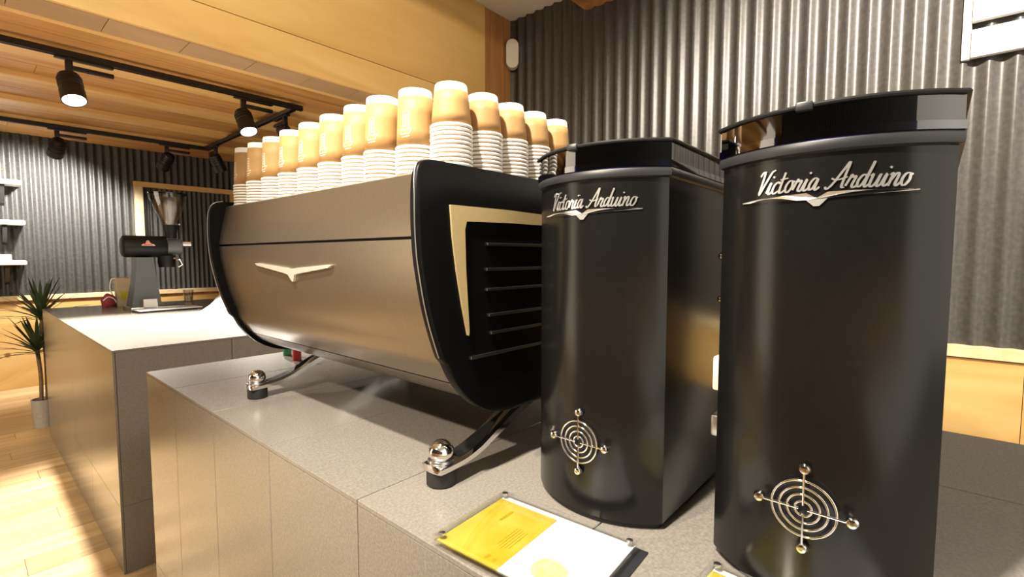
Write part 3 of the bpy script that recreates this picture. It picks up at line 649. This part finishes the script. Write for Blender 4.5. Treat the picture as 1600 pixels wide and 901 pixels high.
# small bottles behind the machine
for nm, mt, x, yy, col in (('bottle', 'green', 0.778, 1.765, 'green'), ('bottle', 'red', 0.762, 1.655, 'red')):
    t = thing('squeeze_bottle', 'small %s bottle on the counter behind the espresso machine' % col, 'bottle', (x, yy, 0))
    bm = B(); lathe(bm, [(0.012, 0.0), (0.0145, 0.002), (0.0145, 0.045), (0.011, 0.055)], (x, yy, 0), 24); obj('body', bm, mt, t, True)
    bm = B(); lathe(bm, [(0.0085, 0.0551), (0.0085, 0.062), (0.003, 0.075), (0.002, 0.085)], (x, yy, 0), 20); obj('nozzle', bm, 'paperw', t, True)

# ------------------------------------------------------------------ bulk coffee grinder on the end counter
ek = thing('bulk_coffee_grinder', 'tall shop grinder with clear conical hopper on the end counter', 'coffee grinder', (0.85, 4.05, 0))
yk = 4.05
bm = B(); box(bm, 0.735, 1.04, yk - 0.11, yk + 0.13, 0.0, 0.022, 0.005); obj('base_plate', bm, 'steel', ek, True)
bm = B(); loft(bm, [[Vector((x, yk + y, z)) for x, y in ((cx - hw, -hd), (cx + hw, -hd), (cx + hw, hd), (cx - hw, hd))] for z, cx, hw, hd in ((0.022, 0.830, 0.083, 0.085), (0.06, 0.831, 0.078, 0.08), (0.20, 0.833, 0.058, 0.07), (0.352, 0.835, 0.046, 0.062))]); obj('column', bm, 'grey_enamel', ek)
bm = B(); rot = aim((1, 0, 0))
lathe(bm, [(0.058, 0.0), (0.070, 0.008), (0.073, 0.02), (0.073, 0.235), (0.066, 0.245)], (0.722, yk, 0.425), 40, rot); mb = obj('motor_body', bm, 'black', ek, True)
bm = B(); lathe(bm, [(0.055, 0.0), (0.055, 0.085), (0.048, 0.092)], (0.968, yk, 0.425), 36, rot); gh = obj('grind_head', bm, 'grey_enamel', ek, True)
bm = B(); lathe(bm, [(0.022, 0.0), (0.022, 0.055), (0.018, 0.06)], (1.062, yk, 0.445), 24, rot); obj('adjuster', bm, 'steel', gh, True)
bm = B(); lathe(bm, [(0.045, 0.0), (0.05, 0.03), (0.05, 0.075), (0.035, 0.09)], (0.965, yk - 0.01, 0.285), 28); obj('chute', bm, 'black', ek, True)
bm = B(); tube(bm, [(1.0, yk - 0.05, 0.345), (1.03, yk - 0.07, 0.335), (1.045, yk - 0.07, 0.30), (1.02, yk - 0.07, 0.285)], 0.007, 8); obj('bag_clamp', bm, 'chrome', ek, True)
bm = B(); lathe(bm, [(0.036, 0.485), (0.036, 0.52), (0.044, 0.56), (0.044, 0.578)], (1.0, yk, 0), 28); obj('hopper_neck', bm, 'black', ek, True)
bm = B(); lathe(bm, [(0.041, 0.578), (0.060, 0.63), (0.090, 0.70), (0.110, 0.76), (0.112, 0.785), (0.109, 0.785), (0.107, 0.76), (0.087, 0.70), (0.057, 0.63), (0.038, 0.580)], (0.993, yk, 0), 40, cap0=False, cap1=False); hp = obj('hopper', bm, 'hopglass', ek, True, angle=60)
bm = B(); lathe(bm, [(0.1135, 0.785), (0.1145, 0.790), (0.1135, 0.797), (0.10, 0.801)], (0.993, yk, 0), 40); obj('hopper_lid', bm, 'smoke', hp, True)
bm = B(); lathe(bm, [(0.008, -0.006), (0.012, 0.0), (0.008, 0.006)], (1.045, yk - 0.035, 0.583), 16); obj('gate_knob', bm, 'chrome', hp, True)
# red triangle badge on the motor body
def ekp(p, off): a = p[1] / 0.073; return (p[0], yk - (0.073 + off) * math.cos(a), 0.425 + (0.073 + off) * math.sin(a))
bm = B(); extrude_poly(bm, [(0.815, 0.006), (0.893, 0.006), (0.854, 0.044)], lambda p: ekp(p, 0.0003), lambda p: ekp(p, 0.002)); bd = obj('badge', bm, 'print', mb)
bm = B(); extrude_poly(bm, [(0.824, 0.010), (0.884, 0.010), (0.854, 0.039)], lambda p: ekp(p, 0.0021), lambda p: ekp(p, 0.003)); obj('badge_face', bm, 'red', bd)
for a, b, v in ((0.846, 0.862, 0.026), (0.838, 0.870, 0.018)):
    bm = B(); extrude_poly(bm, [(a, v), (b, v), (b, v + 0.004), (a, v + 0.004)], lambda p: ekp(p, 0.0031), lambda p: ekp(p, 0.0036)); obj('badge_mark', bm, 'print', bd)
# things round the bulk grinder
t = thing('notice_card', 'small white folded notice card in front of the bulk grinder', 'card', (0.84, 3.93, 0))
bm = B(); loft(bm, [[Vector(p) for p in r] for r in ([(0.80, 3.905, 0.0225), (0.80, 3.907, 0.0225), (0.80, 3.922, 0.075), (0.80, 3.920, 0.075)], [(0.875, 3.905, 0.0225), (0.875, 3.907, 0.0225), (0.875, 3.922, 0.075), (0.875, 3.920, 0.075)])]); obj('front_leaf', bm, 'card_w', t)
bm = B(); loft(bm, [[Vector(p) for p in r] for r in ([(0.80, 3.937, 0.0225), (0.80, 3.939, 0.0225), (0.80, 3.924, 0.075), (0.80, 3.922, 0.075)], [(0.875, 3.937, 0.0225), (0.875, 3.939, 0.0225), (0.875, 3.924, 0.075), (0.875, 3.922, 0.075)])]); obj('rear_leaf', bm, 'card_w', t)
t = thing('scale_tray', 'flat white tray under the bulk grinder spout', 'tray', (1.0, 3.84, 0))
bm = B(); m = Matrix.Translation((0.86, 3.84, 0)) @ Matrix.Rotation(0.10, 4, 'Z'); box(bm, -0.12, 0.24, -0.07, 0.05, 0.008, 0.016, 0.003, m); obj('plate', bm, 'card_w', t, True)
bm = B(); box(bm, -0.13, 0.20, -0.08, 0.04, 0.0, 0.0075, 0.002, m); obj('underside', bm, 'black', t)
t = thing('carton', 'beige carton with a window standing behind the bulk grinder', 'carton', (0.79, 4.44, 0))
bm = B(); box(bm, 0.745, 0.835, 4.40, 4.47, 0.0, 0.205, 0.002); cb = obj('box', bm, 'carton', t)
bm = B(); box(bm, 0.765, 0.815, 4.397, 4.3995, 0.05, 0.105); obj('window', bm, 'card_y', cb)
bm = B(); tube(bm, catmull([(0.742, 4.43, 0.05), (0.715, 4.43, 0.12), (0.722, 4.43, 0.19), (0.744, 4.43, 0.20)], 5), 0.004, 8); obj('handle', bm, 'paperw', cb, True)
t = thing('red_pouch', 'dark red pouch slumped beside the beige carton', 'pouch', (0.70, 4.40, 0))
bm = B(); bmesh.ops.create_icosphere(bm, subdivisions=3, radius=1.0)
for v in bm.verts:
    k = 1 + 0.09 * math.sin(5 * v.co.x + 3 * v.co.z) ; v.co = Vector((0.70 + 0.043 * v.co.x * k, 4.40 + 0.05 * v.co.y, 0.048 + 0.0475 * max(-0.99, v.co.z) * k if v.co.z > -0.5 else 0.048 + 0.096 * max(v.co.z, -0.5)))
pb = obj('bag', bm, 'redcloth', t, True, angle=80)
bm = B(); tube(bm, catmull([(0.665, 4.372, 0.05), (0.69, 4.352, 0.075), (0.72, 4.353, 0.06), (0.735, 4.37, 0.03)], 5), 0.004, 6); obj('strap', bm, 'paperw', pb, True)
t = thing('water_glass', 'clear tumbler standing behind the bulk grinder', 'glass', (1.2, 4.45, 0))
bm = B(); lathe(bm, [(0.002, 0.001), (0.03, 0.001), (0.037, 0.095), (0.0345, 0.095), (0.028, 0.006), (0.002, 0.006)], (1.20, 4.45, 0), 28); tb = obj('tumbler', bm, 'hopglass', t, True)
bm = B(); lathe(bm, [(0.0275, 0.0062), (0.031, 0.045)], (1.20, 4.45, 0), 28); obj('drink', bm, 'gold', t, True)
# crumpled white paper bag lying on the end counter
bm = B(); rings = []
for i in range(9):
    u = i / 8; c = Vector((1.02 + 0.42 * u, 3.44 + 0.52 * u, 0)); w = 0.05 + 0.13 * u; h = 0.012 + 0.155 * u ** 1.2
    dr = Vector((-0.78, 0.63, 0)); rings.append([c + dr * w * math.cos(a) * (1 + 0.05 * math.sin(3 * a + i)) + Vector((0, 0, 0.0008 + h * max(0, math.sin(a)) * (1 + 0.06 * math.sin(7 * a + 2 * i)))) for a in [PI * j / 14 for j in range(15)]])
loft(bm, rings)
tag(obj('paper_bag', bm, 'card_w', None, True, angle=60), 'white paper bag lying on the end counter behind the machine', 'paper bag')

# ------------------------------------------------------------------ potted yucca by the end counter
px, py = 0.405, 4.90
t = thing('potted_yucca', 'spiky two-headed yucca in a grey pot at the end of the counter', 'plant', (px - 0.03, py, ZF))
px -= 0.03
bm = B(); lathe(bm, [(0.058, ZF), (0.060, ZF + 0.002), (0.070, ZF + 0.20), (0.070, ZF + 0.205), (0.063, ZF + 0.205), (0.061, ZF + 0.185), (0.001, ZF + 0.185)], (px, py, 0), 32); obj('pot', bm, 'pot', t, True)
bm = B(); lathe(bm, [(0.0605, ZF + 0.1855), (0.03, ZF + 0.192), (0.001, ZF + 0.194)], (px, py, 0), 24); obj('soil', bm, 'soil', t, True)
def yhead(base, top, n, ln):
    bm = B(); tube(bm, catmull([base, ((base[0] + top[0]) / 2 + 0.008, (base[1] + top[1]) / 2, (base[2] + top[2]) / 2), top], 6), 0.012, 8); s = obj('stem', bm, 'stem', t, True)
    for i in range(n):
        a = 2.399 * i; el = math.radians(80 - 75 * (i / n) ** 0.8 + random.uniform(-6, 6)); l = ln * random.uniform(0.8, 1.1)
        d = Vector((math.cos(a), math.sin(a), 0)); rings = []
        for k in range(5):
            u = k / 4; r = l * u; zz = math.sin(el) * r - 0.22 * l * u * u * math.cos(el); p = Vector(top) + Vector((0, 0, -0.05 * i / n)) + d * math.cos(el) * r + Vector((0, 0, zz))
            w = 0.014 * (1 - u) ** 0.6 * (0.6 + u) + 0.0006; sd = Vector((-d.y, d.x, 0))
            rings.append([p - sd * w, p + Vector((0, 0, 0.0012)), p + sd * w, p - Vector((0, 0, 0.0012))])
        bm = B(); loft(bm, rings); obj('leaf', bm, 'leaf', s)
yhead((px - 0.012, py, ZF + 0.19), (px - 0.02, py - 0.01, -0.30), 40, 0.30)
yhead((px + 0.022, py + 0.01, ZF + 0.19), (px + 0.015, py + 0.02, -0.06), 46, 0.32)

# ------------------------------------------------------------------ wall shelves with brackets, at the left edge
for i, (z, xr, where) in enumerate(((1.045, 0.43, 'top white wall shelf, the one under the green plant'), (0.685, 0.437, 'middle white wall shelf between the two others'), (0.320, 0.43, 'lowest white wall shelf, the one carrying a white box'))):
    t = thing('wall_shelf', where, 'shelf', (-0.3, YF - 0.02, z), 'white shelves on the far wall')
    bm = B(); box(bm, -1.1, xr, YF - 0.24, YF - 0.022, z - 0.042, z, 0.012); obj('board', bm, 'white', t, True)
    for bx in (0.29, -0.75):
        bm = B(); extrude_poly(bm, [(YF - 0.022, z - 0.043), (YF - 0.20, z - 0.043), (YF - 0.19, z - 0.065), (YF - 0.05, z - 0.20), (YF - 0.022, z - 0.22)], lambda p: (bx, p[0], p[1]), lambda p: (bx + 0.03, p[0], p[1])); obj('bracket', bm, 'track', t)
bm = B(); box(bm, 0.10, 0.335, YF - 0.20, YF - 0.06, 0.321, 0.375, 0.004); bxo = tag(obj('white_box', bm, 'card_w', None, True), 'flat white box on the lowest wall shelf', 'box')
t = thing('shelf_plant', 'small bright green plant in a white pot on the top wall shelf', 'plant', (0.20, YF - 0.12, 1.045))
bm = B(); lathe(bm, [(0.04, 1.046), (0.052, 1.13), (0.047, 1.13), (0.04, 1.115), (0.001, 1.115)], (0.20, YF - 0.12, 0), 24); obj('pot', bm, 'white', t, True)
for i in range(22):
    a = 2.399 * i; l = random.uniform(0.10, 0.19); e = math.radians(random.uniform(15, 75)); d = Vector((math.cos(a) * math.cos(e), math.sin(a) * math.cos(e) * 0.5, math.sin(e))); sd = Vector((-math.sin(a), math.cos(a), 0.2)).normalized()
    o0 = Vector((0.20, YF - 0.12, 1.118)); bm = B()
    loft(bm, [[o0 + d * l * u + Vector((0, 0, -0.05 * u * u)) + sd * w, o0 + d * l * u + Vector((0, 0, -0.05 * u * u + 0.002)), o0 + d * l * u + Vector((0, 0, -0.05 * u * u)) - sd * w] for u, w in ((0, 0.002), (0.4, 0.004), (0.65, 0.02), (0.85, 0.016), (1, 0.002))]); obj('leaf', bm, 'leafl', t)

# ------------------------------------------------------------------ track lighting under the plank ceiling
def track(name, label, p0, p1):
    p0, p1 = Vector(p0), Vector(p1); d = (p1 - p0); ln = d.length; a = math.atan2(d.y, d.x); m = Matrix.Translation(p0) @ Matrix.Rotation(a, 4, 'Z')
    t = thing('light_track', label, 'light track', p0, 'black ceiling tracks')
    bm = B(); box(bm, 0, ln, -0.018, -0.008, -0.034, 0.0, 0.001, m); box(bm, 0, ln, 0.008, 0.018, -0.034, 0.0, 0.001, m); box(bm, 0, ln, -0.0079, 0.0079, -0.010, 0.0, 0, m); obj('rail', bm, 'track', t)
    bm = B(); box(bm, ln - 0.0005, ln + 0.012, -0.019, 0.019, -0.036, 0.0, 0.003, m); obj('end_cap', bm, 'track', t, True)
    return t
ZB = ZP - 0.029
track('t', 'black light track nearest the soffit, carrying a lit spotlight', (XL + 0.1, 3.60, ZB), (1.74, 3.60, ZB))
track('t', 'black light track along the far wall', (XL + 0.1, 5.66, ZB), (1.76, 5.66, ZB))
track('t', 'black light track crossing between the two long tracks', (1.705, 3.64, ZB - 0.0), (1.735, 5.62, ZB - 0.0))
def track_spot(label, base, along, aim_d, lit, power=0, angle=60, l=0.17, r=0.056):
    bx, by = base; z = ZB - 0.036; al = Vector(along).normalized(); a = math.atan2(al.y, al.x); m = Matrix.Translation((bx, by, z)) @ Matrix.Rotation(a, 4, 'Z')
    t = thing('track_spotlight', label, 'spotlight', (bx, by, z), 'track spotlights')
    bm = B(); box(bm, -0.06, 0.19, -0.017, 0.017, -0.012, 0.0, 0.003, m); ad = obj('adapter', bm, 'track', t, True)
    bm = B(); box(bm, -0.012, 0.19, -0.014, 0.014, -0.062, -0.038, 0.005, m); obj('driver_box', bm, 'track', ad, True)
    bm = B(); box(bm, -0.018, 0.014, -0.015, 0.015, -0.075, -0.0121, 0.004, m); obj('joint_block', bm, 'track', ad, True)
    bm = B(); tube(bm, [(bx, by, z - 0.074), (bx, by, z - 0.125)], 0.008, 10); obj('stem', bm, 'track', t, True)
    d = Vector(aim_d).normalized(); q = aim(d); piv = Vector((bx, by, z - 0.135))
    c0 = piv - d * l * 0.35
    bm = B(); lathe(bm, [(r * 0.62, 0.0), (r * 0.86, 0.012), (r * 0.92, 0.03), (r * 0.92, l * 0.62), (r, l * 0.64), (r, l), (r * 0.90, l), (r * 0.88, l - 0.012)], c0, 32, q); hd = obj('head', bm, 'track', t, True)
    for k in range(3):
        bm = B(); zz = l * (0.18 + 0.12 * k); lathe(bm, [(r * 0.90, zz), (r * 0.99, zz + 0.002), (r * 0.99, zz + 0.008), (r * 0.90, zz + 0.010)], c0, 32, q, False, False); obj('cooling_fin', bm, 'track', hd, True)
    bm = B(); lathe(bm, [(r * 0.88, l - 0.013), (r * 0.86, l - 0.006), (r * 0.5, l - 0.002), (0.001, l)], c0, 32, q); obj('lens', bm, 'lampglow' if lit else 'lensoff', hd, True)
    if power: spot('spot_beam', c0 + d * (l + 0.02), c0 + d * 2, power, angle, 0.6, (1, 0.94, 0.84))
track_spot('lit track spotlight on the near track, glowing white at the upper left', (0.46, 3.60), (1, 0, 0), (0.06, -0.42, -0.90), True, 290, 84)
track_spot('lit track spotlight where the near track meets the cross track', (1.345, 3.60), (1, 0, 0), (0.08, -0.45, -0.89), True, 240, 84)
track_spot('dark track spotlight just right of the second lit one', (1.712, 3.80), (0.03, 1, 0), (0.55, 0.10, -0.80), False)
track_spot('dark track spotlight on the far track above the shelves', (0.62, 5.66), (1, 0, 0), (-0.12, 0.72, -0.62), False, 115, 116)
track_spot('dark track spotlight on the far track above the pine frame', (1.40, 5.66), (1, 0, 0), (-0.25, 0.62, -0.75), False, 18, 80)
track_spot('dark track spotlight at the far end of the cross track', (1.73, 5.36), (0.03, 1, 0), (0.45, 0.25, -0.85), False)

# ------------------------------------------------------------------ motion sensor in the corner
t = thing('motion_sensor', 'ivory motion sensor with a slotted face high in the wall corner', 'sensor', (2.66, 2.31, 1.775))
m = Matrix.Translation((2.652, 2.307, 1.775)) @ Matrix.Rotation(math.radians(221), 4, 'Z') @ Matrix.Rotation(math.radians(90), 4, 'Y') @ Matrix.Rotation(math.radians(180), 4, 'Z')
def stadium(hw, hh, n=12): return [(hw * math.cos(PI * i / n), hh - hw + hw * math.sin(PI * i / n)) for i in range(n + 1)] + [(-hw * math.cos(PI * i / n), -(hh - hw) - hw * math.sin(PI * i / n)) for i in range(n + 1)]
mf = Matrix.Translation((2.652, 2.307, 1.775)) @ Matrix.Rotation(math.radians(221 + 90), 4, 'Z')
def sens(poly, d0, d1, k=1.0):
    bm = B(); loft(bm, [[mf @ Vector((p[0], -d, p[1])) for p in poly] for d in (d0, d1)] if k == 1.0 else [[mf @ Vector((p[0], -d0, p[1])) for p in poly], [mf @ Vector((p[0], -(d0 + d1) / 2, p[1])) for p in poly], [mf @ Vector((p[0] * k, -d1, p[1] * k)) for p in poly]]); return bm
sb = obj('housing', sens(stadium(0.043, 0.098), 0.03, -0.022, 1.0), 'sensor', t, True)
obj('face_plate', sens(stadium(0.038, 0.092), -0.0221, -0.027, 1.0), 'sensor', t, True)
obj('slot_rim', sens([(p[0], p[1] + 0.02) for p in stadium(0.015, 0.05)], 0.0, 0.0, 1.0) if False else sens([(p[0], p[1] + 0.02) for p in stadium(0.014, 0.050)], -0.0271, -0.0278), 'dark', t)
obj('slot_window', sens([(p[0], p[1] + 0.014) for p in stadium(0.0105, 0.040)], -0.0279, -0.029), 'cream', t)
obj('sensor_eye', sens([(0.008 * math.cos(2 * PI * i / 16), 0.056 + 0.008 * math.sin(2 * PI * i / 16)) for i in range(16)], -0.0279, -0.031), 'black', t)
